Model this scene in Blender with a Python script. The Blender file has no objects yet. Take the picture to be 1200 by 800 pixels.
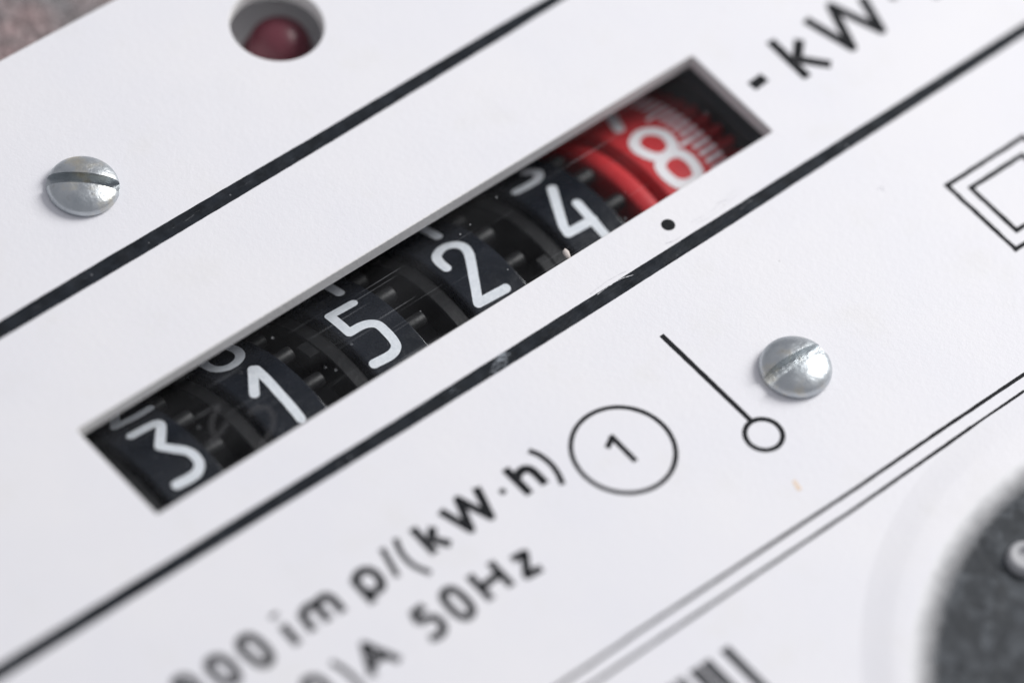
import bpy, bmesh, math, random
from mathutils import Vector, Matrix

random.seed(7)
MM = 0.001                      # the scene is laid out in millimetres, at real size
scene = bpy.context.scene
COL = scene.collection

# ------------------------------------------------------------------ camera
cam_data = bpy.data.cameras.new("camera")
cam = bpy.data.objects.new("camera", cam_data)
COL.objects.link(cam)
cam_data.sensor_width = 36.0
cam_data.lens = 203.926
cam_data.clip_start = 0.01
cam_data.clip_end = 20.0
cam.matrix_world = Matrix((
    (0.7501857880854989, 0.4698137586536115, -0.4652916456743072, -146.3156 * MM),
    (-0.6516854633454493, 0.644440329336803, -0.4000033984711879, -132.1612 * MM),
    (0.11192560126604653, 0.6033006664210133, 0.7896207733318539, 249.1977 * MM),
    (0, 0, 0, 1)))
cam_data.dof.use_dof = True
cam_data.dof.focus_distance = 318.9 * MM
cam_data.dof.aperture_fstop = 14.2
cam_data.dof.aperture_blades = 0
scene.camera = cam

# ------------------------------------------------------------------ world and lamps
world = bpy.data.worlds.new("World")
scene.world = world
world.use_nodes = True
bg = world.node_tree.nodes["Background"]
bg.inputs[0].default_value = (0.925, 0.93, 1.0, 1)
bg.inputs[1].default_value = 0.42


def area(name, loc, target, size, power, col):
    d = bpy.data.lights.new(name, 'AREA')
    d.shape = 'RECTANGLE'
    d.size, d.size_y = size[0] * MM, size[1] * MM
    d.energy = power
    d.color = col
    o = bpy.data.objects.new(name, d)
    COL.objects.link(o)
    o.location = Vector(loc) * MM
    v = (Vector(target) - Vector(loc))
    o.rotation_euler = v.to_track_quat('-Z', 'Y').to_euler()
    return o


area("softbox", (385, -30, 285), (2, -4, 0), (230, 230), 2.6, (1.0, 0.985, 0.97))

scene.view_settings.view_transform = 'Standard'
scene.view_settings.look = 'None'
scene.view_settings.exposure = 0.0
scene.view_settings.gamma = 1.0
scene.view_settings.use_curve_mapping = False
scene.render.engine = 'CYCLES'
scene.cycles.use_denoising = True
scene.cycles.max_bounces = 10
scene.cycles.transparent_max_bounces = 16


# ------------------------------------------------------------------ materials
def mat(name, col=(0.5, 0.5, 0.5), rough=0.5, metal=0.0, spec=0.5, ior=1.5):
    m = bpy.data.materials.new(name)
    m.use_nodes = True
    b = m.node_tree.nodes["Principled BSDF"]
    b.inputs["Base Color"].default_value = (*col, 1)
    b.inputs["Roughness"].default_value = rough
    b.inputs["Metallic"].default_value = metal
    b.inputs["IOR"].default_value = ior
    b.inputs["Specular IOR Level"].default_value = spec
    return m


class NT:
    """small helper to wire nodes"""
    def __init__(self, m):
        self.t = m.node_tree
        self.bsdf = self.t.nodes.get("Principled BSDF")
        self.tc = self.t.nodes.new("ShaderNodeTexCoord")
        geo = self.t.nodes.new("ShaderNodeNewGeometry")
        self.pos = geo.outputs["Position"]

    def mapping(self, scale):
        """position in millimetres times scale"""
        n = self.t.nodes.new("ShaderNodeMapping")
        self.t.links.new(self.pos, n.inputs[0])
        s = scale if isinstance(scale, tuple) else (scale,) * 3
        n.inputs["Scale"].default_value = tuple(v / MM for v in s)
        return n.outputs[0]

    def noise(self, scale, detail=3, rough=0.55, vec=None):
        n = self.t.nodes.new("ShaderNodeTexNoise")
        n.inputs["Scale"].default_value = 1.0
        n.inputs["Detail"].default_value = detail
        n.inputs["Roughness"].default_value = rough
        self.t.links.new(vec or self.mapping(scale), n.inputs["Vector"])
        return n.outputs["Fac"]

    def voro(self, scale, out="Distance"):
        n = self.t.nodes.new("ShaderNodeTexVoronoi")
        n.inputs["Scale"].default_value = 1.0
        self.t.links.new(self.mapping(scale), n.inputs["Vector"])
        return n.outputs[out]

    def ramp(self, fac, stops):
        n = self.t.nodes.new("ShaderNodeValToRGB")
        e = n.color_ramp.elements
        while len(e) > 1:
            e.remove(e[-1])
        for i, (p, c) in enumerate(stops):
            el = e[0] if i == 0 else e.new(p)
            el.position = p
            c = (c, c, c) if not isinstance(c, tuple) else c
            el.color = (*c, 1)
        self.t.links.new(fac, n.inputs[0])
        return n.outputs[0]

    def mix(self, fac, a, b, mode='MIX'):
        n = self.t.nodes.new("ShaderNodeMix")
        n.data_type = 'RGBA'
        n.blend_type = mode
        for sock, v in ((n.inputs[0], fac), (n.inputs[6], a), (n.inputs[7], b)):
            if isinstance(v, (int, float)):
                sock.default_value = v
            elif isinstance(v, tuple):
                sock.default_value = (*v, 1)
            else:
                self.t.links.new(v, sock)
        return n.outputs[2]

    def math(self, op, a, b):
        n = self.t.nodes.new("ShaderNodeMath")
        n.operation = op
        for sock, v in ((n.inputs[0], a), (n.inputs[1], b)):
            if isinstance(v, (int, float)):
                sock.default_value = v
            else:
                self.t.links.new(v, sock)
        return n.outputs[0]

    def bump(self, height, dist, strength=1.0):
        n = self.t.nodes.new("ShaderNodeBump")
        n.inputs["Distance"].default_value = dist * MM
        n.inputs["Strength"].default_value = strength
        self.t.links.new(height, n.inputs["Height"])
        self.t.links.new(n.outputs[0], self.bsdf.inputs["Normal"])

    def link(self, out, name):
        self.t.links.new(out, self.bsdf.inputs[name])


M = {}


def build_materials():
    m = M['plate'] = mat('faceplate_white', (0.80, 0.80, 0.825), 0.5, spec=0.35)
    n = NT(m)
    big = n.ramp(n.noise(0.09, 3), [(0.35, (0.79, 0.792, 0.832)), (0.65, (0.815, 0.812, 0.838))])
    blot = n.ramp(n.noise(0.22, 4, 0.6), [(0.56, 0.0), (0.76, 0.5)])
    c = n.mix(blot, big, (0.76, 0.755, 0.75))
    spk = n.ramp(n.voro(0.55), [(0.02, 1.0), (0.045, 0.0)])
    gate = n.ramp(n.noise(0.35, 2), [(0.55, 0.0), (0.6, 0.5)])
    c = n.mix(n.math('MULTIPLY', spk, gate), c, (0.42, 0.41, 0.40))
    n.link(c, "Base Color")
    n.link(n.ramp(n.noise(0.5, 4), [(0.3, 0.42), (0.7, 0.6)]), "Roughness")
    n.bump(n.math('ADD', n.noise(2.6, 4, 0.6), n.math('MULTIPLY', n.noise(7.0, 2), 0.4)), 0.016)

    m = M['edge'] = mat('plastic_edge_white', (0.74, 0.735, 0.73), 0.6)
    n = NT(m)
    n.bump(n.noise((4.0, 4.0, 4.0), 3), 0.03)

    m = M['ink'] = mat('black_print', (0.012, 0.013, 0.016), 0.5, spec=0.15)
    n = NT(m)
    n.link(n.ramp(n.noise(5.0, 3), [(0.3, (0.005, 0.006, 0.008)), (0.75, (0.012, 0.013, 0.016))]), "Base Color")
    n.bump(n.noise(5.0, 3), 0.02)

    m = M['ink_line'] = mat('black_printed_rule', (0.012, 0.013, 0.016), 0.35, spec=0.22)
    n = NT(m)
    base = n.ramp(n.noise(1.1, 4, 0.65), [(0.35, (0.006, 0.008, 0.011)), (0.72, (0.020, 0.025, 0.033))])
    dots = n.ramp(n.voro(1.3), [(0.05, 1.0), (0.09, 0.0)])
    gate = n.ramp(n.noise(0.45, 2), [(0.43, 0.0), (0.55, 1.0)])
    streak = n.ramp(n.noise((0.55, 2.6, 1.0), 5, 0.75), [(0.60, 0.0), (0.74, 0.5)])
    w = n.math('MAXIMUM', n.math('MULTIPLY', dots, gate), n.math('MULTIPLY', streak, gate))
    n.link(n.mix(w, base, (0.30, 0.31, 0.33)), "Base Color")
    n.link(n.ramp(n.noise(0.9, 4), [(0.3, 0.26), (0.7, 0.48)]), "Roughness")
    n.bump(n.noise((1.5, 4.0, 2.0), 4), 0.03)

    m = M['barcode'] = mat('grey_black_barcode_print', (0.060, 0.062, 0.068), 0.6, spec=0.2)
    m = M['scratch'] = mat('fine_scratch', (0.76, 0.76, 0.79), 0.35)
    m = M['stain'] = mat('orange_stain', (0.80, 0.64, 0.50), 0.6)
    m = M['chip'] = mat('pale_chip', (0.55, 0.50, 0.47), 0.7)
    n = NT(m)
    n.bump(n.noise(3.0, 3), 0.1)

    m = M['metal'] = mat('zinc_plated_steel', (0.60, 0.65, 0.69), 0.24, 1.0)
    n = NT(m)
    c = n.ramp(n.noise(0.55, 4, 0.6), [(0.30, (0.40, 0.435, 0.46)), (0.52, (0.53, 0.56, 0.58)), (0.68, (0.63, 0.60, 0.51))])
    d = n.ramp(n.noise(2.2, 4, 0.65), [(0.58, 0.0), (0.78, 0.55)])
    c = n.mix(d, c, (0.30, 0.31, 0.31))
    n.link(c, "Base Color")
    n.link(n.ramp(n.noise(1.4, 4), [(0.3, 0.28), (0.72, 0.48)]), "Roughness")
    n.bump(n.math('ADD', n.noise(1.3, 4), n.math('MULTIPLY', n.noise(6.0, 3), 0.35)), 0.05)

    m = M['drum'] = mat('black_gloss_plastic', (0.013, 0.014, 0.017), 0.22, spec=0.28)
    n = NT(m)
    base = n.ramp(n.noise(0.6, 4), [(0.3, (0.006, 0.0085, 0.013)), (0.7, (0.012, 0.015, 0.022))])
    dots = n.ramp(n.voro(1.7), [(0.035, 1.0), (0.06, 0.0)])
    gate = n.ramp(n.noise(0.5, 2), [(0.52, 0.0), (0.60, 0.7)])
    n.link(n.mix(n.math('MULTIPLY', dots, gate), base, (0.25, 0.26, 0.27)), "Base Color")
    n.link(n.ramp(n.noise(1.8, 4), [(0.3, 0.18), (0.7, 0.32)]), "Roughness")
    n.bump(n.noise(2.5, 4), 0.012)

    m = M['wheel'] = mat('black_matt_plastic', (0.026, 0.027, 0.029), 0.45, spec=0.25)
    n = NT(m)
    n.link(n.ramp(n.noise(1.6, 4), [(0.3, (0.008, 0.0085, 0.0095)), (0.7, (0.016, 0.016, 0.0165))]), "Base Color")
    n.bump(n.noise(4.0, 3), 0.02)

    m = M['core'] = mat('black_core', (0.010, 0.010, 0.011), 0.6)

    m = M['digit'] = mat('white_digit_paint', (0.72, 0.76, 0.80), 0.5)
    n = NT(m)
    n.link(n.ramp(n.noise(3.5, 4, 0.65), [(0.30, (0.72, 0.76, 0.80)), (0.65, (0.86, 0.89, 0.92))]), "Base Color")
    n.bump(n.noise(6.0, 3), 0.02)

    m = M['red'] = mat('red_plastic', (0.50, 0.022, 0.028), 0.48, spec=0.3)
    n = NT(m)
    n.link(n.ramp(n.noise(0.8, 3), [(0.3, (0.54, 0.026, 0.032)), (0.7, (0.63, 0.036, 0.041))]), "Base Color")
    n.bump(n.noise(2.0, 3), 0.012)

    m = M['red_dark'] = mat('deep_red_plastic', (0.34, 0.013, 0.017), 0.4)
    m = M['white_red'] = mat('white_paint_on_red', (0.90, 0.88, 0.89), 0.5)
    m = M['tub'] = mat('black_inner_case', (0.020, 0.021, 0.023), 0.55)
    m = M['bracket'] = mat('dark_grey_bracket', (0.10, 0.107, 0.112), 0.5)
    m = M['sleeve'] = mat('grey_sleeve', (0.78, 0.785, 0.79), 0.6)
    m = M['lens'] = mat('dark_red_lens', (0.15, 0.034, 0.050), 0.34)
    def veil(name, col, fac):
        m = bpy.data.materials.new(name)
        m.use_nodes = True
        t = m.node_tree
        n = NT(m)
        t.nodes.remove(n.bsdf)
        tr = t.nodes.new("ShaderNodeBsdfTransparent")
        df = t.nodes.new("ShaderNodeBsdfDiffuse")
        df.inputs[0].default_value = (*col, 1)
        mx = t.nodes.new("ShaderNodeMixShader")
        f = fac(n)
        if isinstance(f, float):
            mx.inputs[0].default_value = f
        else:
            t.links.new(f, mx.inputs[0])
        t.links.new(tr.outputs[0], mx.inputs[1])
        t.links.new(df.outputs[0], mx.inputs[2])
        t.links.new(mx.outputs[0], t.nodes["Material Output"].inputs["Surface"])
        return m
    M['scuff'] = veil('pale_scuff', (0.55, 0.60, 0.66), lambda n: n.ramp(n.noise((2.0, 5.0, 1.0), 4, 0.7), [(0.42, 0.0), (0.66, 0.42)]))
    M['ghost_reflection'] = veil('painted_ghost_reflection', (0.10, 0.10, 0.105), lambda n: 0.30)  # see-through grey that paints in a reflection on the pane

    def frosting(n):
        # frosted lip: opaque at the rim, thinning to clear towards the insert
        v = n.t.nodes.new("ShaderNodeVectorMath")
        v.operation = 'DISTANCE'
        sx = n.t.nodes.new("ShaderNodeVectorMath")
        sx.operation = 'MULTIPLY'
        n.t.links.new(n.pos, sx.inputs[0])
        sx.inputs[1].default_value = (1, 1, 0)
        n.t.links.new(sx.outputs[0], v.inputs[0])
        v.inputs[1].default_value = (17.86 * MM, -48.9 * MM, 0)
        r = n.math('DIVIDE', v.outputs["Value"], MM)
        r = n.math('ADD', r, n.math('MULTIPLY', n.math('SUBTRACT', n.noise(1.2, 3), 0.5), 0.5))
        return n.ramp(n.math('DIVIDE', n.math('SUBTRACT', r, 18.7), 1.5), [(0.0, 0.0), (0.5, 0.45), (1.0, 1.0)])
    M['lip'] = veil('frosted_plastic_lip', (0.80, 0.805, 0.82), frosting)

    # thin clear pane: mostly see-through, Fresnel gloss, fine scratches and dust that catch light
    m = M['pane'] = bpy.data.materials.new('clear_pane')
    m.use_nodes = True
    t = m.node_tree
    n = NT(m)
    t.nodes.remove(n.bsdf)
    out = t.nodes["Material Output"]
    tr = t.nodes.new("ShaderNodeBsdfTransparent")
    tr.inputs[0].default_value = (0.97, 0.975, 0.98, 1)
    gl = t.nodes.new("ShaderNodeBsdfGlossy")
    gl.inputs["Roughness"].default_value = 0.06
    fr = t.nodes.new("ShaderNodeFresnel")
    bf = t.nodes.new("ShaderNodeNewGeometry")
    ior = n.math('ADD', n.math('MULTIPLY', bf.outputs["Backfacing"], 1 / 1.45 - 1.45), 1.45)
    t.links.new(ior, fr.inputs[0])
    m1 = t.nodes.new("ShaderNodeMixShader")
    t.links.new(n.math('MULTIPLY', fr.outputs[0], 0.22), m1.inputs[0])
    t.links.new(tr.outputs[0], m1.inputs[1])
    t.links.new(gl.outputs[0], m1.inputs[2])
    df = t.nodes.new("ShaderNodeBsdfDiffuse")
    df.inputs[0].default_value = (0.75, 0.77, 0.80, 1)
    scr = n.ramp(n.noise((0.10, 9.0, 1.0), 2, 0.4), [(0.69, 0.0), (0.73, 0.16)])
    sgate = n.ramp(n.noise((0.16, 0.3, 1.0), 2), [(0.46, 0.0), (0.62, 1.0)])
    dust = n.ramp(n.voro(1.15), [(0.035, 0.75), (0.055, 0.0)])
    dgate = n.ramp(n.noise(0.5, 2), [(0.45, 0.0), (0.55, 1.0)])
    film = n.ramp(n.noise((0.12, 0.35, 1.0), 4), [(0.45, 0.0), (0.75, 0.010)])
    f = n.math('MAXIMUM', n.math('MULTIPLY', scr, sgate), n.math('MULTIPLY', dust, dgate))
    f = n.math('MAXIMUM', f, film)
    m2 = t.nodes.new("ShaderNodeMixShader")
    t.links.new(f, m2.inputs[0])
    t.links.new(m1.outputs[0], m2.inputs[1])
    t.links.new(df.outputs[0], m2.inputs[2])
    t.links.new(m2.outputs[0], out.inputs["Surface"])

    m = M['casing'] = mat('speckled_grey_pink_casing', (0.2, 0.17, 0.17), 0.45)
    n = NT(m)
    hue = n.ramp(n.noise(0.10, 3), [(0.38, (0.18, 0.175, 0.18)), (0.48, (0.25, 0.19, 0.19)), (0.60, (0.45, 0.29, 0.29))])
    grain = n.ramp(n.voro(2.6, "Color"), [(0.2, 0.75), (0.5, 1.0), (0.8, 1.3)])
    c = n.mix(1.0, hue, grain, 'MULTIPLY')
    n.link(c, "Base Color")
    n.bump(n.noise(2.6, 4), 0.22)

    m = M['grain'] = mat('dark_granular_insert', (0.07, 0.075, 0.08), 0.7, spec=0.2)
    n = NT(m)
    hue = n.ramp(n.noise(0.7, 4, 0.65), [(0.30, (0.044, 0.049, 0.055)), (0.6, (0.062, 0.068, 0.075)), (0.78, (0.085, 0.092, 0.10))])
    grain = n.ramp(n.voro(1.5, "Color"), [(0.15, 0.75), (0.5, 1.0), (0.85, 1.45)])
    n.link(n.mix(1.0, hue, grain, 'MULTIPLY'), "Base Color")
    n.bump(n.noise(1.7, 4), 0.08)

    m = M['knob'] = mat('pale_grey_plastic', (0.42, 0.425, 0.44), 0.6)


build_materials()


# ------------------------------------------------------------------ mesh helpers (input in mm)
def link_mesh(name, verts, faces, material, parent=None, smooth=True, angle=35, scale=MM):
    me = bpy.data.meshes.new(name)
    me.from_pydata([tuple(c * scale for c in v) for v in verts], [], faces)
    me.materials.append(material)
    bm = bmesh.new()
    bm.from_mesh(me)
    bmesh.ops.recalc_face_normals(bm, faces=bm.faces)
    bm.to_mesh(me)
    bm.free()
    shade(me, smooth, angle)
    return link_obj(name, me, parent)


def shade(me, smooth=True, angle=35):
    me.polygons.foreach_set("use_smooth", [smooth] * len(me.polygons))
    if smooth:
        me.set_sharp_from_angle(angle=math.radians(angle))
    me.update()


def link_obj(name, me, parent=None):
    o = bpy.data.objects.new(name, me)
    COL.objects.link(o)
    if parent is not None:
        o.parent = parent
    return o


def box_data(x0, x1, y0, y1, z0, z1):
    v = [(x, y, z) for z in (z0, z1) for y in (y0, y1) for x in (x0, x1)]
    f = [(0, 2, 3, 1), (4, 5, 7, 6), (0, 1, 5, 4), (1, 3, 7, 5), (3, 2, 6, 7), (2, 0, 4, 6)]
    return v, f


def join(parts):
    V, Fc = [], []
    for v, f in parts:
        b = len(V)
        V += v
        Fc += [tuple(i + b for i in q) for q in f]
    return V, Fc


def lathe_x(profile, n=96, a0=0.0, a1=360.0):
    """profile of (x, r) turned round the X axis through the origin; angle 0 = +Z, positive towards +Y"""
    full = abs(a1 - a0 - 360) < 1e-6
    cnt = n if full else n + 1
    V = []
    for i in range(cnt):
        a = math.radians(a0 + (a1 - a0) * i / n)
        for x, r in profile:
            V.append((x, r * math.sin(a), r * math.cos(a)))
    k = len(profile)
    Fc = []
    for i in range(n):
        j = (i + 1) % cnt
        for q in range(k - 1):
            Fc.append((i * k + q, i * k + q + 1, j * k + q + 1, j * k + q))
    return V, Fc


def lathe_z(profile, n=96, c=(0, 0, 0)):
    V = []
    for i in range(n):
        a = 2 * math.pi * i / n
        for r, z in profile:
            V.append((c[0] + r * math.cos(a), c[1] + r * math.sin(a), c[2] + z))
    k = len(profile)
    Fc = []
    for i in range(n):
        j = (i + 1) % n
        for q in range(k - 1):
            Fc.append((i * k + q, i * k + q + 1, j * k + q + 1, j * k + q))
    return V, Fc


# ---- pen strokes: a path of a given width becomes thin raised ink
def catmull(pts, closed, step=0.08):
    n = len(pts)
    out = []
    rng = range(n) if closed else range(n - 1)
    for i in rng:
        p1, p2 = pts[i], pts[(i + 1) % n]
        if closed:
            p0, p3 = pts[i - 1], pts[(i + 2) % n]
        else:
            p0 = pts[i - 1] if i > 0 else (2 * p1[0] - p2[0], 2 * p1[1] - p2[1])
            p3 = pts[i + 2] if i + 2 < n else (2 * p2[0] - p1[0], 2 * p2[1] - p1[1])
        L = math.dist(p1, p2)
        m = max(3, int(L / step))
        for k in range(m):
            t = k / m
            out.append(tuple(0.5 * (2 * p1[c] + (p2[c] - p0[c]) * t + (2 * p0[c] - 5 * p1[c] + 4 * p2[c] - p3[c]) * t * t
                                    + (3 * p1[c] - p0[c] - 3 * p2[c] + p3[c]) * t ** 3) for c in (0, 1)))
    if not closed:
        out.append(pts[-1])
    return out


def ribbon(path, w, closed=False, cap='butt', jitter=0.0):
    """one strip: outline rows (left, right) along a smooth path; returns 2-D verts and faces"""
    n = len(path)
    V, Fc = [], []
    jl = jr = 0.0
    for i in range(n):
        if closed:
            a, b = path[i - 1], path[(i + 1) % n]
        else:
            a, b = path[max(0, i - 1)], path[min(n - 1, i + 1)]
        dx, dy = b[0] - a[0], b[1] - a[1]
        L = math.hypot(dx, dy) or 1
        nx, ny = -dy / L, dx / L
        jl = 0.7 * jl + random.uniform(-jitter, jitter)
        jr = 0.7 * jr + random.uniform(-jitter, jitter)
        V.append((path[i][0] + nx * (w / 2 + jl), path[i][1] + ny * (w / 2 + jl)))
        V.append((path[i][0] - nx * (w / 2 + jr), path[i][1] - ny * (w / 2 + jr)))
    for i in range(n if closed else n - 1):
        j = (i + 1) % n
        Fc.append((2 * i, 2 * i + 1, 2 * j + 1, 2 * j))
    return V, Fc


def disc2(c, r, n=20):
    V = [c] + [(c[0] + r * math.cos(2 * math.pi * i / n), c[1] + r * math.sin(2 * math.pi * i / n)) for i in range(n)]
    return V, [(0, 1 + i, 1 + (i + 1) % n) for i in range(n)]


def densify(a, b, step=0.12):
    m = max(1, int(math.dist(a, b) / step))
    return [(a[0] + (b[0] - a[0]) * k / m, a[1] + (b[1] - a[1]) * k / m) for k in range(m + 1)]


def strokes2d(strokes, w, round_caps, jitter=0.006):
    """list of (kind, pts) -> list of (verts2d, faces, layer)"""
    pieces = []
    for kind, pts in strokes:
        pts = [tuple(q) for q in pts]
        if kind == 'p':
            for a, b in zip(pts, pts[1:]):
                pieces.append(ribbon(densify(a, b), w, jitter=jitter))
            joints = pts[1:-1] + ([pts[0], pts[-1]] if round_caps else [])
            for q in joints:
                pieces.append(disc2(q, w / 2 * 0.99))
        else:
            path = catmull(pts, kind == 'c')
            pieces.append(ribbon(path, w, kind == 'c', jitter=jitter))
            if round_caps and kind == 's':
                pieces.append(disc2(path[0], w / 2 * 0.99))
                pieces.append(disc2(path[-1], w / 2 * 0.99))
    return pieces


def ink_on_plane(name, strokes, w, material, parent, round_caps=False, z=0.010, jitter=0.006):
    V, Fc = [], []
    for i, (v, f) in enumerate(strokes2d(strokes, w, round_caps, jitter)):
        b = len(V)
        zz = z + 0.0012 * (i % 8)
        V += [(x, y, zz) for x, y in v]
        Fc += [tuple(q + b for q in t) for t in f]
    o = link_mesh(name, V, Fc, material, parent, smooth=False)
    return o


def ink_on_drum(name, strokes, w, R, material, parent, x_off=0.0, round_caps=True, lift=0.02):
    """strokes in (x mm, angle degrees); the child sits in its wheel's own frame (axis through the origin)"""
    k = math.radians(1) * R
    flat = [(kd, [(x - x_off, a * k) for x, a in pts]) for kd, pts in strokes]
    V, Fc = [], []
    for i, (v, f) in enumerate(strokes2d(flat, w, round_caps, 0.004)):
        b = len(V)
        r = R + lift + 0.0015 * (i % 6)
        V += [(x, r * math.sin(s / R), r * math.cos(s / R)) for x, s in v]
        Fc += [tuple(q + b for q in t) for t in f]
    return link_mesh(name, V, Fc, material, parent, smooth=False)


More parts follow.
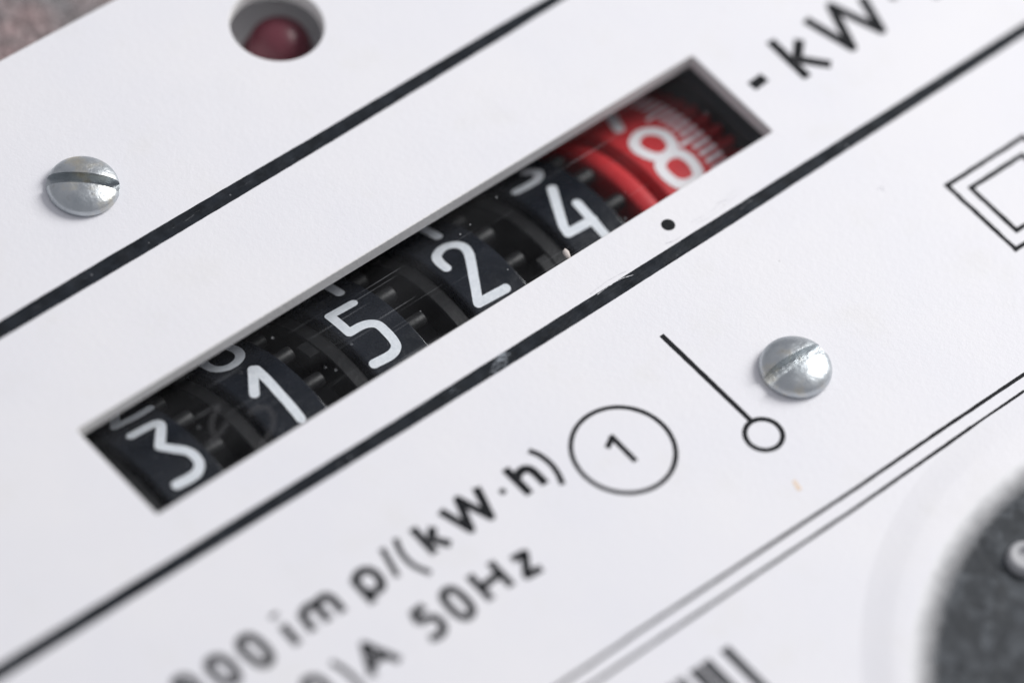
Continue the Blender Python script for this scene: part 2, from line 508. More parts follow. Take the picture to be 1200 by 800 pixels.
# ------------------------------------------------------------------ measured print (mm on the faceplate) and wheel digits (mm, degrees)
PRINT = {
 'top': [
  ('dash', [('p',[(23.50,-0.31),(24.60,-0.23)])]),
  ('k', [('p',[(26.66,1.59),(26.60,-1.69)]), ('p',[(28.12,0.67),(26.98,-0.37)]), ('p',[(27.03,-0.36),(28.34,-1.77)])]),
  ('W', [('p',[(29.40,1.57),(30.21,-1.55),(31.32,1.44),(32.48,-1.60),(33.26,0.92)])]),
  ('dot', [('p',[(34.78,-0.03),(34.82,-0.21)])]),
  ('h', [('p',[(37.12,1.57),(37.03,-1.71)]), ('s',[(37.12,-0.02),(38.04,0.59),(38.72,0.43),(39.02,-0.26),(39.00,-1.44)])]),
 ],
 'imp': [
  ('8', [('c',[(-28.29,-12.41),(-27.95,-12.24),(-27.56,-12.39),(-27.41,-12.83),(-27.48,-13.21),(-27.81,-13.33),(-28.11,-13.07),(-28.29,-12.74)]), ('c',[(-28.08,-13.39),(-27.76,-13.27),(-27.44,-13.50),(-27.35,-14.03),(-27.48,-14.46),(-27.82,-14.53),(-28.11,-14.26),(-28.19,-13.80)])]),
  ('0', [('c',[(-26.07,-12.41),(-25.72,-12.30),(-25.35,-12.48),(-25.19,-13.06),(-25.28,-13.72),(-25.45,-14.00),(-25.79,-14.07),(-26.11,-13.83),(-26.24,-13.14),(-26.21,-12.70)])]),
  ('0', [('c',[(-23.95,-12.38),(-23.55,-12.25),(-23.21,-12.46),(-23.08,-13.10),(-23.13,-13.79),(-23.31,-14.12),(-23.66,-14.20),(-23.97,-13.94),(-24.10,-13.27),(-24.12,-12.73)])]),
  ('i', [('p',[(-21.43,-11.98),(-21.42,-12.25)]), ('p',[(-21.46,-12.83),(-21.52,-14.26)])]),
  ('m', [('p',[(-20.21,-12.82),(-20.36,-14.08)]), ('s',[(-20.17,-12.91),(-19.69,-12.76),(-19.32,-12.80),(-19.24,-13.06)]), ('p',[(-19.25,-12.85),(-19.28,-14.08)]), ('s',[(-19.25,-12.92),(-18.82,-12.76),(-18.41,-12.83),(-18.28,-13.17),(-18.31,-13.62),(-18.30,-14.10)])]),
  ('p', [('p',[(-16.59,-12.79),(-16.65,-14.61)]), ('s',[(-16.57,-12.94),(-16.07,-12.70),(-15.62,-12.80),(-15.42,-13.18),(-15.48,-13.75),(-15.68,-14.04),(-16.03,-14.12),(-16.46,-14.00)])]),
  ('slash', [('p',[(-14.08,-12.19),(-14.58,-14.09)])]),
  ('(', [('s',[(-13.09,-12.14),(-13.42,-12.96),(-13.46,-13.95),(-13.04,-14.98)])]),
  ('k', [('p',[(-11.95,-12.16),(-11.99,-14.13)]), ('p',[(-11.02,-12.74),(-11.64,-13.35)]), ('p',[(-11.57,-13.33),(-10.95,-14.18)])]),
  ('W', [('p',[(-10.03,-12.19),(-9.47,-14.08),(-8.75,-12.20),(-8.07,-14.08),(-7.45,-12.17)])]),
  ('dot', [('p',[(-6.49,-13.17),(-6.46,-13.26)])]),
  ('h', [('p',[(-5.39,-12.16),(-5.39,-14.22)]), ('s',[(-5.31,-12.99),(-4.83,-12.79),(-4.42,-12.88),(-4.27,-13.30),(-4.28,-14.22)])]),
  (')', [('s',[(-3.57,-12.01),(-3.30,-12.58),(-3.19,-13.29),(-3.27,-14.01),(-3.56,-14.80)])]),
 ],
 'hz': [
  ('0', [('c',[(-22.89,-16.36),(-22.54,-16.26),(-22.17,-16.43),(-22.02,-17.01),(-22.11,-17.67),(-22.28,-17.94),(-22.62,-18.01),(-22.94,-17.77),(-23.07,-17.09),(-23.04,-16.65)])]),
  (')', [('s',[(-20.88,-16.13),(-20.69,-16.74),(-20.60,-17.47),(-20.59,-18.01),(-20.69,-18.53)])]),
  ('A', [('p',[(-19.69,-18.12),(-18.80,-16.34),(-17.91,-18.21)]), ('p',[(-19.42,-17.48),(-18.45,-17.47)])]),
  ('5', [('p',[(-14.67,-16.33),(-15.43,-16.39),(-15.59,-17.04)]), ('s',[(-15.59,-17.04),(-15.14,-17.03),(-14.72,-17.23),(-14.63,-17.73),(-14.88,-18.12),(-15.35,-18.24),(-15.77,-18.07)])]),
  ('0', [('c',[(-13.47,-16.46),(-13.09,-16.30),(-12.76,-16.46),(-12.63,-17.08),(-12.68,-17.76),(-12.84,-18.11),(-13.23,-18.26),(-13.53,-18.05),(-13.64,-17.42),(-13.59,-16.81)])]),
  ('H', [('p',[(-11.50,-16.26),(-11.54,-18.17)]), ('p',[(-10.05,-16.28),(-10.09,-18.16)]), ('p',[(-11.39,-17.26),(-10.22,-17.15)])]),
  ('z', [('p',[(-9.00,-16.88),(-8.16,-16.96),(-9.03,-18.13),(-8.05,-18.21)])]),
 ],
 'one': [
  ('1', [('p',[(0.68,-13.87),(0.65,-15.99)]), ('p',[(0.58,-14.09),(-0.01,-14.42)])]),
 ],
 'rod': [
  ('rod', [('p',[(7.48,-10.45),(7.56,-17.83)])]),
 ],
 'sqo': [
  ('sq', [('p',[(27.69,-12.18),(34.06,-12.09)]), ('p',[(27.69,-12.18),(27.67,-17.77)]), ('p',[(27.67,-17.77),(30.86,-17.77)])]),
 ],
 'sqi': [
  ('sq', [('p',[(28.67,-13.10),(32.74,-13.05)]), ('p',[(28.67,-13.10),(28.65,-16.83)]), ('p',[(28.65,-16.83),(31.78,-16.83)]), ('p',[(32.74,-13.05),(32.75,-15.83)])]),
 ],
 'dl1': [
  ('l', [('p',[(28.66,-24.31),(21.96,-24.35),(15.93,-24.36),(8.92,-24.44),(-7.11,-24.35),(-11.84,-24.39),(-19.06,-24.42)])]),
 ],
 'dl2': [
  ('l', [('p',[(17.12,-25.22),(8.03,-25.39),(-8.02,-25.36),(-10.70,-25.37),(-18.69,-25.35)])]),
 ],
 'dl2b': [
  ('l', [('p',[(27.86,-25.12),(21.16,-25.17),(17.12,-25.22)])]),
 ],
 'ub': [
  ('l', [('p',[(-26.33,11.46),(-21.09,11.52),(-17.55,11.56),(-12.84,11.55),(0.92,11.47),(14.40,11.53),(18.06,11.49),(26.12,11.46)])]),
 ],
 'ubb': [
  ('l', [('p',[(-27.02,10.56),(-21.84,10.56),(-16.17,10.56),(-13.63,10.55),(2.14,10.59),(13.69,10.71),(19.02,10.81),(25.59,10.87)])]),
 ],
 'lb': [
  ('l', [('p',[(-38.02,-5.95),(-34.69,-5.93),(-24.64,-6.08),(-8.59,-6.38),(-5.25,-6.21),(-2.13,-6.14),(16.77,-6.19),(39.69,-6.05),(46.79,-5.94)])]),
 ],
 'lbb': [
  ('l', [('p',[(-38.66,-6.78),(-35.37,-6.81),(-25.26,-6.85),(-7.63,-7.09),(-3.97,-7.07),(-2.96,-7.10),(16.01,-7.02),(39.05,-6.70),(46.04,-6.69)])]),
 ],
 'bars': [
  ('b', [('p',[(-3.68,-27.91),(-3.61,-31.91)])]),
  ('b', [('p',[(-5.14,-27.97),(-5.10,-31.54)])]),
  ('b', [('p',[(-6.00,-27.90),(-5.97,-31.42)])]),
  ('b', [('p',[(-7.21,-27.83),(-7.20,-31.17)])]),
 ],
}
WHEEL_DIGITS = [
  ('3', [('s',[(-18.52,20.21),(-17.75,19.87),(-17.08,19.35),(-16.85,18.18),(-16.97,16.08),(-17.44,12.61),(-17.95,8.99)]), ('s',[(-17.95,8.99),(-17.59,5.94),(-17.03,1.62),(-16.89,-1.93),(-17.01,-5.11),(-17.41,-7.24),(-17.98,-7.62),(-18.85,-7.21)])]),
  ('2', [('p',[(-16.32,28.09),(-17.14,28.09),(-18.55,29.31),(-17.81,36.02),(-16.68,47.03)])]),
  ('1', [('p',[(-11.62,6.86),(-10.44,16.89),(-10.32,16.07),(-10.53,1.10),(-10.59,-10.42)])]),
  ('0', [('s',[(-11.11,46.36),(-11.72,34.85),(-11.83,29.39),(-11.63,26.06),(-11.16,24.31),(-10.52,24.63),(-10.08,26.87),(-9.87,30.65),(-9.78,36.68),(-9.22,49.45)])]),
  ('5', [('p',[(-3.04,18.76),(-4.64,19.39),(-4.73,7.93)]), ('s',[(-4.73,7.93),(-3.95,7.76),(-3.47,6.74),(-3.14,4.56),(-3.09,0.36),(-3.14,-4.43),(-3.33,-6.84),(-3.89,-8.11),(-5.02,-7.64)])]),
  ('4', [('p',[(-2.39,45.37),(-2.75,33.85),(-2.88,27.27)])]),
  ('2', [('s',[(2.57,9.76),(2.60,13.72),(2.85,17.06),(3.51,18.75),(4.12,17.44),(4.40,14.29),(4.31,10.75),(4.04,7.63),(3.31,0.51),(2.38,-8.93)]), ('p',[(2.38,-8.93),(4.34,-9.58)])]),
  ('1', [('p',[(4.47,43.52),(4.17,32.96),(4.07,25.62)])]),
  ('4', [('p',[(11.23,15.64),(10.45,7.19),(9.77,-0.88),(9.66,-4.30),(11.46,-4.91)]), ('p',[(11.49,4.01),(11.41,-2.97),(11.38,-9.12),(11.43,-14.88),(11.50,-19.46)])]),
  ('3', [('s',[(9.71,24.24),(10.53,23.69),(11.20,23.86),(11.60,25.57),(11.73,28.42),(11.38,31.94)])]),
  ('8', [('c',[(17.28,14.14),(17.99,16.08),(18.64,13.81),(18.95,9.06),(18.74,3.89),(18.34,1.96),(17.86,1.42),(17.32,3.38),(17.00,8.04),(17.03,11.65)]), ('c',[(17.16,-0.58),(17.75,1.28),(18.51,0.24),(18.83,-3.86),(18.77,-9.10),(18.47,-12.08),(17.81,-12.59),(17.20,-10.45),(16.97,-6.07),(17.01,-2.26)])]),
  ('7', [('p',[(18.53,38.26),(17.83,28.77),(17.47,23.79)])]),
]

# ------------------------------------------------------------------ the meter
meter = bpy.data.objects.new("electricity_meter", None)
meter.empty_display_size = 0.02
COL.objects.link(meter)
meter["label"] = "electricity meter with white printed faceplate, black number wheels and one red wheel reading 8"
meter["category"] = "electricity meter"

# ---- faceplate with the counter opening and the lamp hole
PLATE_T = 0.92
WX, WY = 22.25, 3.41
LED_C, LED_R = (4.45, 18.97), 2.68


def rounded_rect(hx, hy, r, seg=5):
    pts = []
    for cx, cy, a0 in ((hx - r, hy - r, 0), (-hx + r, hy - r, 90), (-hx + r, -hy + r, 180), (hx - r, -hy + r, 270)):
        for i in range(seg + 1):
            a = math.radians(a0 + 90 * i / seg)
            pts.append((cx + r * math.cos(a), cy + r * math.sin(a)))
    return pts


def build_plate():
    bm = bmesh.new()
    # outer outline; the far edge runs very slightly out of square
    outer = [(-48, -60), (52, -60), (52, 24.4), (20, 25.16), (-1.93, 25.735), (-9.86, 25.94), (-48, 26.9)]

    def loop(pts, z):
        return [bm.verts.new((x, y, z)) for x, y in pts]

    def edges(vs):
        return [bm.edges.new((vs[i], vs[(i + 1) % len(vs)])) for i in range(len(vs))]
    win = lambda g: rounded_rect(WX + g, WY + g, 0.12 + g)
    led = lambda g: [(LED_C[0] + (LED_R + g) * math.cos(2 * math.pi * i / 72), LED_C[1] + (LED_R + g) * math.sin(2 * math.pi * i / 72)) for i in range(72)]

    def out(g):
        cx, cy = 2, -17
        return [(x - g * (1 if x > cx else -1), y - g * (1 if y > cy else -1)) for x, y in outer]
    ed = []
    for fn, sgn in ((win, 1), (led, 1), (out, 1)):
        prev = None
        for g, z in ((0.07, 0.0), (0.03, -0.015), (0.0, -0.06), (0.0, -PLATE_T)):
            vs = loop(fn(g), z)
            if prev is None:
                ed += edges(vs)
            else:
                for i in range(len(vs)):
                    j = (i + 1) % len(vs)
                    f = bm.faces.new((prev[i], prev[j], vs[j], vs[i]))
                    f.material_index = 1
            prev = vs
    bmesh.ops.triangle_fill(bm, use_beauty=True, edges=ed)
    bmesh.ops.recalc_face_normals(bm, faces=bm.faces)
    for v in bm.verts:
        v.co *= MM
    me = bpy.data.meshes.new("faceplate")
    bm.to_mesh(me)
    bm.free()
    me.materials.append(M['plate'])
    me.materials.append(M['edge'])
    shade(me, True, 30)
    for p in me.polygons:
        if p.material_index == 0:
            p.use_smooth = False
    return link_obj("faceplate", me, meter)


plate = build_plate()
plate["label"] = "white printed faceplate with black rules and a long counter window"

# ---- printing on the faceplate


def rule(name, top, bot, material, jitter=0.007, z=0.012):
    """a printed rule between two measured edges, with slightly ragged sides"""
    def sample(edge, x):
        e = sorted(edge)
        for (x0, y0), (x1, y1) in zip(e, e[1:]):
            if x0 <= x <= x1:
                return y0 + (y1 - y0) * (x - x0) / (x1 - x0)
        return e[0][1] if x < e[0][0] else e[-1][1]
    x0 = max(min(top)[0], min(bot)[0])
    x1 = min(max(top)[0], max(bot)[0])
    n = int((x1 - x0) / 0.22)
    V, Fc = [], []
    ja = jb = 0.0
    for i in range(n + 1):
        x = x0 + (x1 - x0) * i / n
        ja = 0.6 * ja + random.uniform(-jitter, jitter)
        jb = 0.6 * jb + random.uniform(-jitter, jitter)
        a, b = sample(top, x) + ja, sample(bot, x) + jb
        V += [(x, a, z), (x, (a + b) / 2, z), (x, b, z)]
    for i in range(n):
        Fc += [(3 * i, 3 * i + 1, 3 * i + 4, 3 * i + 3), (3 * i + 1, 3 * i + 2, 3 * i + 5, 3 * i + 4)]
    return link_mesh(name, V, Fc, material, plate, smooth=False)


PRINT['dl2c'] = [('l', [('p', PRINT['dl2b'][0][1][0][1][:2])])]
PRINT['dl2b'] = [('l', [('p', PRINT['dl2b'][0][1][0][1][1:])])]
only = lambda k: PRINT[k][0][1][0][1]
rule("printed_rule", only('ub'), only('ubb'), M['ink_line'])["label"] = "thick black rule above the counter window"
rule("printed_rule", [(-38, -5.95), (-34, -5.96), (-24, -6.08), (-8, -6.20), (4, -6.19), (16, -6.17), (28, -6.11), (39, -6.04), (47, -5.98)],
     [(-38, -6.80), (-34, -6.82), (-24, -6.90), (-8, -7.06), (4, -7.08), (16, -7.02), (28, -6.90), (39, -6.77), (47, -6.68)], M['ink_line'])["label"] = "thick black rule below the counter window"
for key, w in (('dl1', 0.22), ('dl2', 0.21), ('dl2b', 0.17), ('dl2c', 0.12)):
    pts = only(key)
    ink_on_plane("printed_line", [('p', pts)], w, M['ink'], plate, jitter=0.008)

for key, w in (('top', 0.60), ('imp', 0.51), ('hz', 0.48), ('one', 0.33)):
    for glyph, st in PRINT[key]:
        ww = w
        if glyph == 'dot':
            c = [((st[0][1][0][0] + st[0][1][1][0]) / 2, (st[0][1][0][1] + st[0][1][1][1]) / 2)]
            V, Fc = disc2(c[0], 0.2 if key == 'imp' else 0.26)
            link_mesh("printed_dot", [(x, y, 0.012) for x, y in V], Fc, M['ink'], plate, smooth=False)
            continue
        if glyph in ('(', ')', 'slash'):
            ww = w * 0.68
        if glyph == 'dash':
            ww = 0.68
        o = ink_on_plane("printed_character", st, ww, M['ink'], plate)


def ring2(name, c, r, w, material, n=96):
    pts = [(c[0] + r * math.cos(2 * math.pi * i / n), c[1] + r * math.sin(2 * math.pi * i / n)) for i in range(n)]
    V, Fc = ribbon(pts, w, True, jitter=0.006)
    return link_mesh(name, [(x, y, 0.012) for x, y in V], Fc, material, plate, smooth=False)


ring2("printed_circle", (0.612, -15.02), 2.85, 0.27, M['ink'])["label"] = "large printed circle around the figure 1"
ring2("printed_circle", (7.489, -18.80), 1.04, 0.29, M['ink'])["label"] = "small printed circle at the end of the short line"
ink_on_plane("printed_line", PRINT['rod'][0][1], 0.31, M['ink'], plate)
V, Fc = disc2((12.93, -4.94), 0.40, 28)
link_mesh("printed_dot", [(x, y, 0.012) for x, y in V], Fc, M['ink'], plate, smooth=False)


def square(x0, x1, y0, y1, w):
    return [('p', [(x0 - w / 2, y1), (x1 + w / 2, y1)]), ('p', [(x0, y1), (x0, y0)]), ('p', [(x0 - w / 2, y0), (x1 + w / 2, y0)]), ('p', [(x1, y1), (x1, y0)])]


ink_on_plane("printed_square", square(27.69, 33.72, -17.77, -12.15, 0.30), 0.30, M['ink'], plate, jitter=0.014)
ink_on_plane("printed_square", square(28.67, 32.74, -16.83, -13.08, 0.30), 0.30, M['ink'], plate, jitter=0.014)

for (x, y), w, L in (((-3.66, -27.85), 0.62, 5.0), ((-5.06, -27.85), 0.68, 5.0), ((-5.86, -27.85), 0.70, 5.0), ((-6.95, -27.85), 0.55, 5.0), ((-7.80, -27.85), 0.70, 5.0)):
    v = [(x - w / 2, y, 0.012), (x + w / 2, y, 0.012), (x + w / 2, y - L, 0.012), (x - w / 2, y - L, 0.012)]
    link_mesh("barcode_bar", v, [(0, 1, 2, 3)], M['barcode'], plate, smooth=False)

# wear: pale streaks across the lower rule, a small orange stain
for k, (x, y, dx, dy, w) in enumerate(((-1.75, -6.98, 1.35, 0.72, 0.46), (-1.05, -6.98, 0.9, 0.62, 0.34), (-1.30, -6.62, 0.95, 0.38, 0.22), (-4.6, -6.6, 0.5, 0.1, 0.07), (-4.3, -6.75, 0.5, 0.1, 0.05))):
    st = [('s', [(x, y), (x + dx * 0.4, y + dy * 0.5), (x + dx, y + dy)])]
    ink_on_plane("scuff_mark", st, w, M['scuff'], plate, z=0.026 + 0.002 * k, jitter=0.03)
ink_on_plane("stain", [('s', [(6.70, -22.15), (6.64, -22.4), (6.60, -22.62)])], 0.26, M['stain'], plate, True, jitter=0.03)

ink_on_plane('scratch_mark', [('s', [(14.16,-5.57),(15.67,-5.62),(17.79,-5.28)])], 0.030, M['scratch'], plate, z=0.016, jitter=0.012)
ink_on_plane('scratch_mark', [('s', [(14.27,-5.80),(15.74,-5.89),(18.10,-5.58)])], 0.025, M['scratch'], plate, z=0.017, jitter=0.012)
ink_on_plane('scratch_mark', [('s', [(11.94,-5.82),(12.45,-5.97),(13.04,-5.95)])], 0.050, M['scratch'], plate, z=0.018, jitter=0.012)
ink_on_plane('scratch_mark', [('s', [(6.20,-6.00),(7.56,-5.89),(8.89,-5.96)])], 0.050, M['scratch'], plate, z=0.019, jitter=0.012)
ink_on_plane('scratch_mark', [('s', [(6.47,-6.26),(7.91,-6.21),(9.00,-6.41)])], 0.030, M['scratch'], plate, z=0.020, jitter=0.012)
ink_on_plane('scratch_mark', [('s', [(16.19,-5.40),(17.06,-5.58),(17.95,-5.46)])], 0.030, M['scratch'], plate, z=0.021, jitter=0.012)
ink_on_plane('scratch_mark', [('s', [(24.33,-10.07),(24.62,-9.98),(24.48,-10.33)])], 0.050, M['scratch'], plate, z=0.022, jitter=0.012)

# ---- counter: six number wheels on one axle behind the window
AX_Z = -11.7
R = 9.0
PITCH = 7.22
axle_pos = Vector((0, 0, AX_Z)) * MM


def wheel_root(name, prof, material, label):
    V, Fc = lathe_x(prof, 160)
    o = link_mesh(name, V, Fc, material, meter, True, 25)
    o.location = axle_pos
    o["label"] = label
    return o


def pin_mesh():
    """short round stud along X, at radius 8.2, angle 0"""
    prof = [(-0.2, 0.46), (1.18, 0.46), (1.27, 0.42), (1.31, 0.34), (1.31, 0.0)]
    V, Fc = lathe_x(prof, 20)
    V = [(x, y, z + 8.22) for x, y, z in V]
    me = bpy.data.meshes.new("pin")
    me.from_pydata([tuple(c * MM for c in v) for v in V], [], Fc)
    me.materials.append(M['wheel'])
    shade(me, True, 40)
    return me


PIN = pin_mesh()
digit_words = ('3', '1', '5', '2', '4', '8')
tooth_at = (None, (52, 60), (10.0, 18.0), (48, 56), (-13.5, -5.2), None)
pin_phase = (9.0, 10.0, 9.0, 8.8, 7.5)
for k in range(5):
    xr = -16.10 + PITCH * k
    if k == 4:
        xr = 12.88
    xl = xr - 3.75
    prof = [(xl + 0.02, 6.0), (xl + 0.02, 8.72), (xl + 0.05, 8.86), (xl + 0.14, 8.97), (xl + 0.22, 9.0), (xl + 0.30, 9.0), (xr - 0.12, 9.0), (xr - 0.06, 9.0), (xr - 0.025, 8.985), (xr, 8.94), (xr, 7.4), (xr - 0.3, 6.9), (xr - 0.3, 6.0)]
    w = wheel_root("number_wheel", prof, M['drum'], "black number wheel showing a white %s" % digit_words[k])
    # lower flange on the left with a groove before the drum
    fp = [(xl - 1.15, 6.0), (xl - 1.15, 8.50), (xl - 1.09, 8.60), (xl - 0.30, 8.60), (xl - 0.22, 8.52), (xl - 0.22, 7.8), (xl + 0.02, 7.8), (xl + 0.02, 6.0)]
    V, Fc = lathe_x(fp, 128)
    link_mesh("flange", V, Fc, M['wheel'], w, True, 30)
    if tooth_at[k]:
        a0, a1 = tooth_at[k]
        tp = [(xl - 1.16, 7.2), (xl - 1.90, 7.2), (xl - 1.90, 8.45), (xl - 1.84, 8.52), (xl - 1.16, 8.52), (xl - 1.16, 7.2)]
        V, Fc = lathe_x(tp, 10, a0, a1)
        n = len(tp)
        Fc += [tuple(range(n - 1)), tuple(10 * n + i for i in range(n - 1))]
        link_mesh("transfer_tooth", V, Fc, M['wheel'], w, True, 30)
    for j in range(-2, 4):
        pn = link_obj("pin", PIN, w)
        pn.location = (xr * MM, 0, 0)
        pn.rotation_euler = (-math.radians(pin_phase[k] + 18 * j - 9), 0, 0)
    for q in (0, 1):
        nm, st = WHEEL_DIGITS[2 * k + q]
        ink_on_drum("digit", st, 0.57, R, M['digit'], w)

# red wheel: rounded shoulder, groove, numbered drum, tick marks, toothed rim
xl, xr = 16.12, 20.78
prof = [(14.50, 6.0), (14.50, 8.35), (14.58, 8.50), (14.75, 8.60), (15.1, 8.66), (15.45, 8.64), (15.68, 8.52), (15.80, 8.30), (15.95, 8.22), (16.08, 8.45),
        (16.15, 8.85), (16.25, 8.97), (16.4, 9.0), (16.5, 9.0), (xr - 0.16, 9.0), (xr - 0.08, 9.0), (xr, 8.93), (xr, 7.0)]
w = wheel_root("number_wheel", prof, M['red'], "red number wheel showing a white 8, with white tick marks")
for q in (10, 11):
    nm, st = WHEEL_DIGITS[q]
    ink_on_drum("digit", st, 0.65, R, M['white_red'], w)
k_ = math.radians(1) * R
for i in range(-7, 16):
    a = 1.95 - 3.6 * i if False else 1.95 + 3.6 * i
    x0 = 19.15 if i % 5 == 0 else 19.66
    ink_on_drum("tick_mark", [('p', [(x0, a), (20.62, a)])], 0.27, R, M['white_red'], w)
# toothed rim
NT_, V, Fc = 50, [], []
ring = []
for i in range(NT_):
    for da, r in ((-2.9, 7.75), (-1.3, 8.45), (1.0, 8.45), (2.3, 7.75)):
        ring.append((2.7 + 7.2 * i + da, r))
n = len(ring)
for x in (xr + 0.02, 22.30):
    for a, r in ring:
        V.append((x, r * math.sin(math.radians(a)), r * math.cos(math.radians(a))))
for i in range(n):
    j = (i + 1) % n
    Fc.append((i, j, n + j, n + i))
b = len(V)
for a, r in ring:
    V.append((22.30, 6.5 * math.sin(math.radians(a)), 6.5 * math.cos(math.radians(a))))
for i in range(n):
    j = (i + 1) % n
    Fc.append((n + i, n + j, b + j, b + i))
link_mesh("toothed_rim", V, Fc, M['red_dark'], w, True, 25)

# axle and inner case
V, Fc = lathe_x([(-23.5, 0.0), (-23.5, 6.4), (25.8, 6.4), (25.8, 0.0)], 64)
ax = link_mesh("axle", V, Fc, M['core'], meter, True, 30)
ax.location = axle_pos
parts = [box_data(-27, 27, -11.6, -10.6, -23, -1.75), box_data(-27, 27, 10.6, 11.6, -23, -1.75),
         box_data(-27, -23.6, -10.58, 10.58, -22.98, -1.75), box_data(25.9, 27, -10.58, 10.58, -22.98, -1.75),
         box_data(-27, 27, -11.6, 11.6, -24, -23.02)]
V, Fc = join(parts)
link_mesh("counter_case", V, Fc, M['tub'], meter, False)
V, Fc = box_data(22.9, 25.85, -10.5, 10.5, -6.2, -3.1)
link_mesh("counter_bracket", V, Fc, M['bracket'], meter, False)
V, Fc = box_data(-23.55, -20.6, -10.5, 10.5, -9.0, -4.2)
link_mesh("counter_bracket", V, Fc, M['tub'], meter, False)

# clear pane under the opening
V, Fc = box_data(-24.5, 24.5, -5.6, 5.6, -1.45, -PLATE_T - 0.02)
pane = link_mesh("window_pane", V, Fc, M['pane'], meter, False)
pane["label"] = "clear scratched window pane over the number wheels"
# ghost reflection in the pane, painted as faint grey arcs; a pale chip
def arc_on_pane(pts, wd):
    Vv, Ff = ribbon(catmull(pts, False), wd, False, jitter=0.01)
    return link_mesh("painted_reflection", [(x, y, -PLATE_T - 0.008) for x, y in Vv], Ff, M['ghost_reflection'], pane, smooth=False)


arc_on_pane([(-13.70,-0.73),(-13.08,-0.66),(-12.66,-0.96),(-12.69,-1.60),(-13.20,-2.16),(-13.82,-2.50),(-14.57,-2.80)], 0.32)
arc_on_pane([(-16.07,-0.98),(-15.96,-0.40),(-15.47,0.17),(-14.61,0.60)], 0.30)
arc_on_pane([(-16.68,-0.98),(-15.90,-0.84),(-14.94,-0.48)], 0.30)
chip_v, chip_f = [], []
bm = bmesh.new()
bmesh.ops.create_icosphere(bm, subdivisions=2, radius=1.0)
for v in bm.verts:
    s = 1 + random.uniform(-0.18, 0.18)
    v.co = Vector((v.co.x * 0.20 * s, v.co.y * 0.36 * s, v.co.z * 0.13 * s))
    v.co = Matrix.Rotation(-0.25, 3, 'Z') @ v.co
    v.co += Vector((6.98, -3.12, -0.04))
    v.co *= MM
me = bpy.data.meshes.new("chip")
bm.to_mesh(me)
bm.free()
me.materials.append(M['chip'])
shade(me, True, 60)
link_obj("chip", me, plate)


# ---- screws
def screw(c, r, h, ang, sw, sd, label, tilt=(0, 0)):
    prof = [(0.0, -0.05), (r * 0.93, -0.05), (r * 0.985, 0.03), (r, 0.12), (r, 0.20), (r * 0.985, 0.27)]
    n = 14
    for i in range(1, n + 1):
        t = i / n * math.pi / 2
        prof.append((r * 0.985 * math.cos(t) if i < n else 0.0, 0.27 + (h - 0.27) * math.sin(t) ** 1.0))
    V, Fc = lathe_z(prof, 96)
    me = bpy.data.meshes.new("screw")
    me.from_pydata([tuple(q * MM for q in v) for v in V], [], Fc)
    bm = bmesh.new()
    bm.from_mesh(me)
    bmesh.ops.remove_doubles(bm, verts=bm.verts, dist=1e-7)
    bmesh.ops.recalc_face_normals(bm, faces=bm.faces)
    bm.to_mesh(me)
    bm.free()
    me.materials.append(M['metal'])
    o = link_obj("screw", me, meter)
    cv, cf = box_data(-r * 1.4, r * 1.4, -sw / 2, sw / 2, h - sd, h + 1)
    cut = link_mesh("cutter", cv, cf, M['metal'], None, False)
    cut.rotation_euler = (0, 0, ang)
    bpy.context.view_layer.update()
    md = o.modifiers.new("slot", 'BOOLEAN')
    md.operation = 'DIFFERENCE'
    md.solver = 'EXACT'
    md.object = cut
    bv = o.modifiers.new("soft", 'BEVEL')
    bv.width = 0.045 * MM
    bv.segments = 3
    bv.limit_method = 'ANGLE'
    bv.angle_limit = math.radians(40)
    dg = bpy.context.evaluated_depsgraph_get()
    res = bpy.data.meshes.new_from_object(o.evaluated_get(dg))
    o.modifiers.clear()
    o.data = res
    bpy.data.objects.remove(cut)
    shade(res, True, 38)
    o.location = Vector((c[0], c[1], 0.03)) * MM
    o.rotation_euler = (tilt[0], tilt[1], 0)
    o["label"] = label
    return o


screw((-11.80, 16.06), 2.03, 0.98, math.radians(-42), 0.72, 0.80, "zinc slotted screw beside the upper thick rule, slot running level")
screw((11.85, -16.58), 2.03, 1.12, math.radians(-3.5), 0.74, 0.86, "zinc slotted screw beside the short line with a small circle", (0.0, 0.0))

# ---- indicator lamp under the round hole
V, Fc = lathe_z([(3.6, -PLATE_T - 0.02), (3.6, -4.0), (0.0, -4.0)], 64, (LED_C[0] + 1.2, LED_C[1] + 1.2, 0))
slv = link_mesh("lamp_sleeve", V, Fc, M['sleeve'], meter, True, 40)
LC = (5.30, 19.39)
prof = [(2.1, -3.98), (2.1, -3.6), (1.82, -3.55), (1.82, -2.9)]
for i in range(1, 13):
    t = i / 12 * math.pi / 2
    prof.append((1.82 * math.cos(t) if i < 12 else 0.0, -2.9 + 1.55 * math.sin(t)))
V, Fc = lathe_z(prof, 64, (LC[0], LC[1], 0))
lamp = link_mesh("indicator_lamp", V, Fc, M['lens'], meter, True, 40)
lamp["label"] = "dark red domed indicator lamp in the round hole"

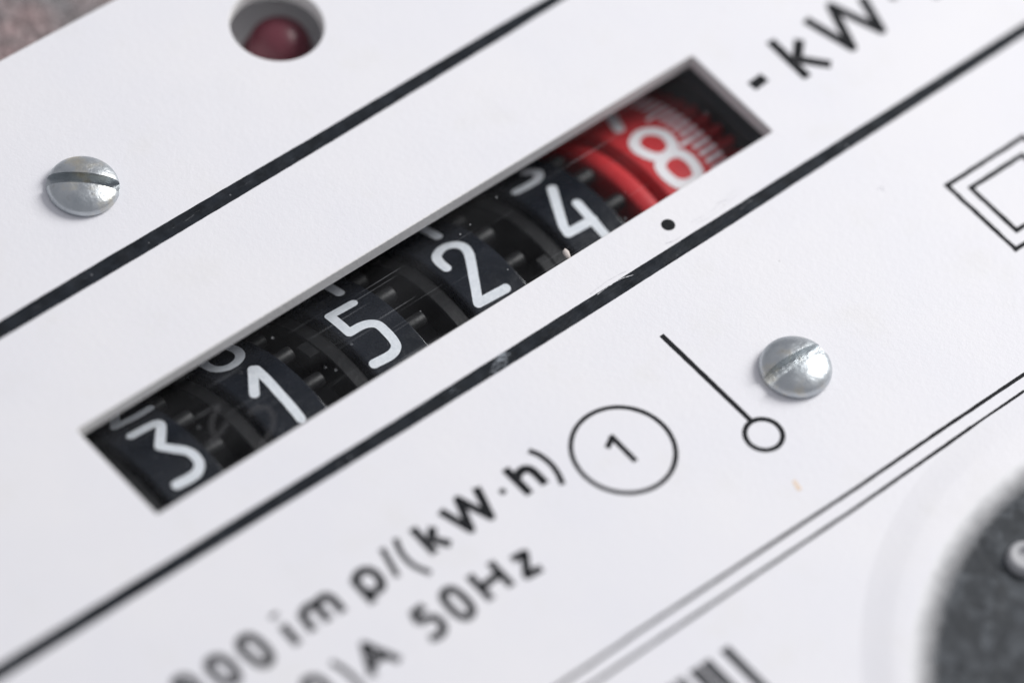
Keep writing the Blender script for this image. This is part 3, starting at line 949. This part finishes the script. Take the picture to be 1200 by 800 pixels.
# ---- round knob standing proud at the lower right
KO, KOR = (18.36, -47.32), 21.3      # rim disc
KC, KI, KZ = (17.86, -48.9), 20.3, 0.22   # insert, set a little off the rim's centre
n = 160
V, Fc = [], []
rings = [(KO, KOR + 0.9, -0.005), (KO, KOR + 0.5, 0.035), (KO, KOR + 0.1, 0.085), (KO, KOR - 0.3, 0.14), (KO, KOR - 0.7, 0.195), (KO, KOR - 0.95, KZ), (KC, KI + 0.04, KZ), (KC, KI, KZ)]
for c, r, z in rings:
    for i in range(n):
        a = 2 * math.pi * i / n
        V.append((c[0] + r * math.cos(a), c[1] + r * math.sin(a), z))
for q in range(len(rings) - 1):
    for i in range(n):
        j = (i + 1) % n
        Fc.append((q * n + i, q * n + j, (q + 1) * n + j, (q + 1) * n + i))
knob = link_mesh("round_knob", V, Fc, M['plate'], meter, True, 40)
knob["label"] = "round white-rimmed knob with a dark granular top, out of focus"


def rough_disc(c, r, z, step, amp):
    bm = bmesh.new()
    n = int(2 * r / step)
    grid = {}
    for i in range(n + 1):
        for j in range(n + 1):
            x, y = -r + 2 * r * i / n, -r + 2 * r * j / n
            if x * x + y * y <= r * r * 1.01:
                grid[i, j] = bm.verts.new(((c[0] + x) * MM, (c[1] + y) * MM, (z + random.uniform(-amp, amp)) * MM))
    for (i, j), v in list(grid.items()):
        if (i + 1, j) in grid and (i + 1, j + 1) in grid and (i, j + 1) in grid:
            bm.faces.new((v, grid[i + 1, j], grid[i + 1, j + 1], grid[i, j + 1]))
    me = bpy.data.meshes.new("granular_insert")
    bm.to_mesh(me)
    bm.free()
    return me


V, Fc = [], []
lip = [(KI + 0.0, KZ - 0.001), (19.6, KZ - 0.005), (19.0, KZ - 0.01), (18.6, KZ - 0.012)]
for r, z in lip:
    for i in range(n):
        a = 2 * math.pi * i / n
        V.append((KC[0] + r * math.cos(a), KC[1] + r * math.sin(a), z))
for q in range(len(lip) - 1):
    for i in range(n):
        j = (i + 1) % n
        Fc.append((q * n + i, q * n + j, (q + 1) * n + j, (q + 1) * n + i))
link_mesh("frosted_lip", V, Fc, M['lip'], knob, True, 60)
me = rough_disc(KC, KI - 0.05, KZ - 0.12, 0.3, 0.04)
me.materials.append(M['grain'])
shade(me, True, 180)
link_obj("granular_insert", me, knob)
V, Fc = lathe_z([(1.05, -0.5), (1.0, -0.1), (0.9, 0.02), (0.75, 0.06), (0.6, 0.0), (0.5, -0.15), (0.45, -0.3), (0.0, -0.3)], 40, (13.20, -33.45, 0.6))
link_mesh("pale_stud", V, Fc, M['knob'], knob, True, 40)

# ---- speckled casing ledge seen past the far edge of the faceplate
bm = bmesh.new()
nx, ny = 180, 90
vs = [[bm.verts.new(((-32 + 46 * i / nx) * MM, (23.0 + 22 * j / ny) * MM, (-4.2 + random.uniform(-0.08, 0.08)) * MM)) for j in range(ny + 1)] for i in range(nx + 1)]
for i in range(nx):
    for j in range(ny):
        bm.faces.new((vs[i][j], vs[i + 1][j], vs[i + 1][j + 1], vs[i][j + 1]))
me = bpy.data.meshes.new("casing")
bm.to_mesh(me)
bm.free()
me.materials.append(M['casing'])
shade(me, True, 180)
cs = link_obj("casing", me, meter)
cs["label"] = "speckled grey and pink casing past the faceplate edge"
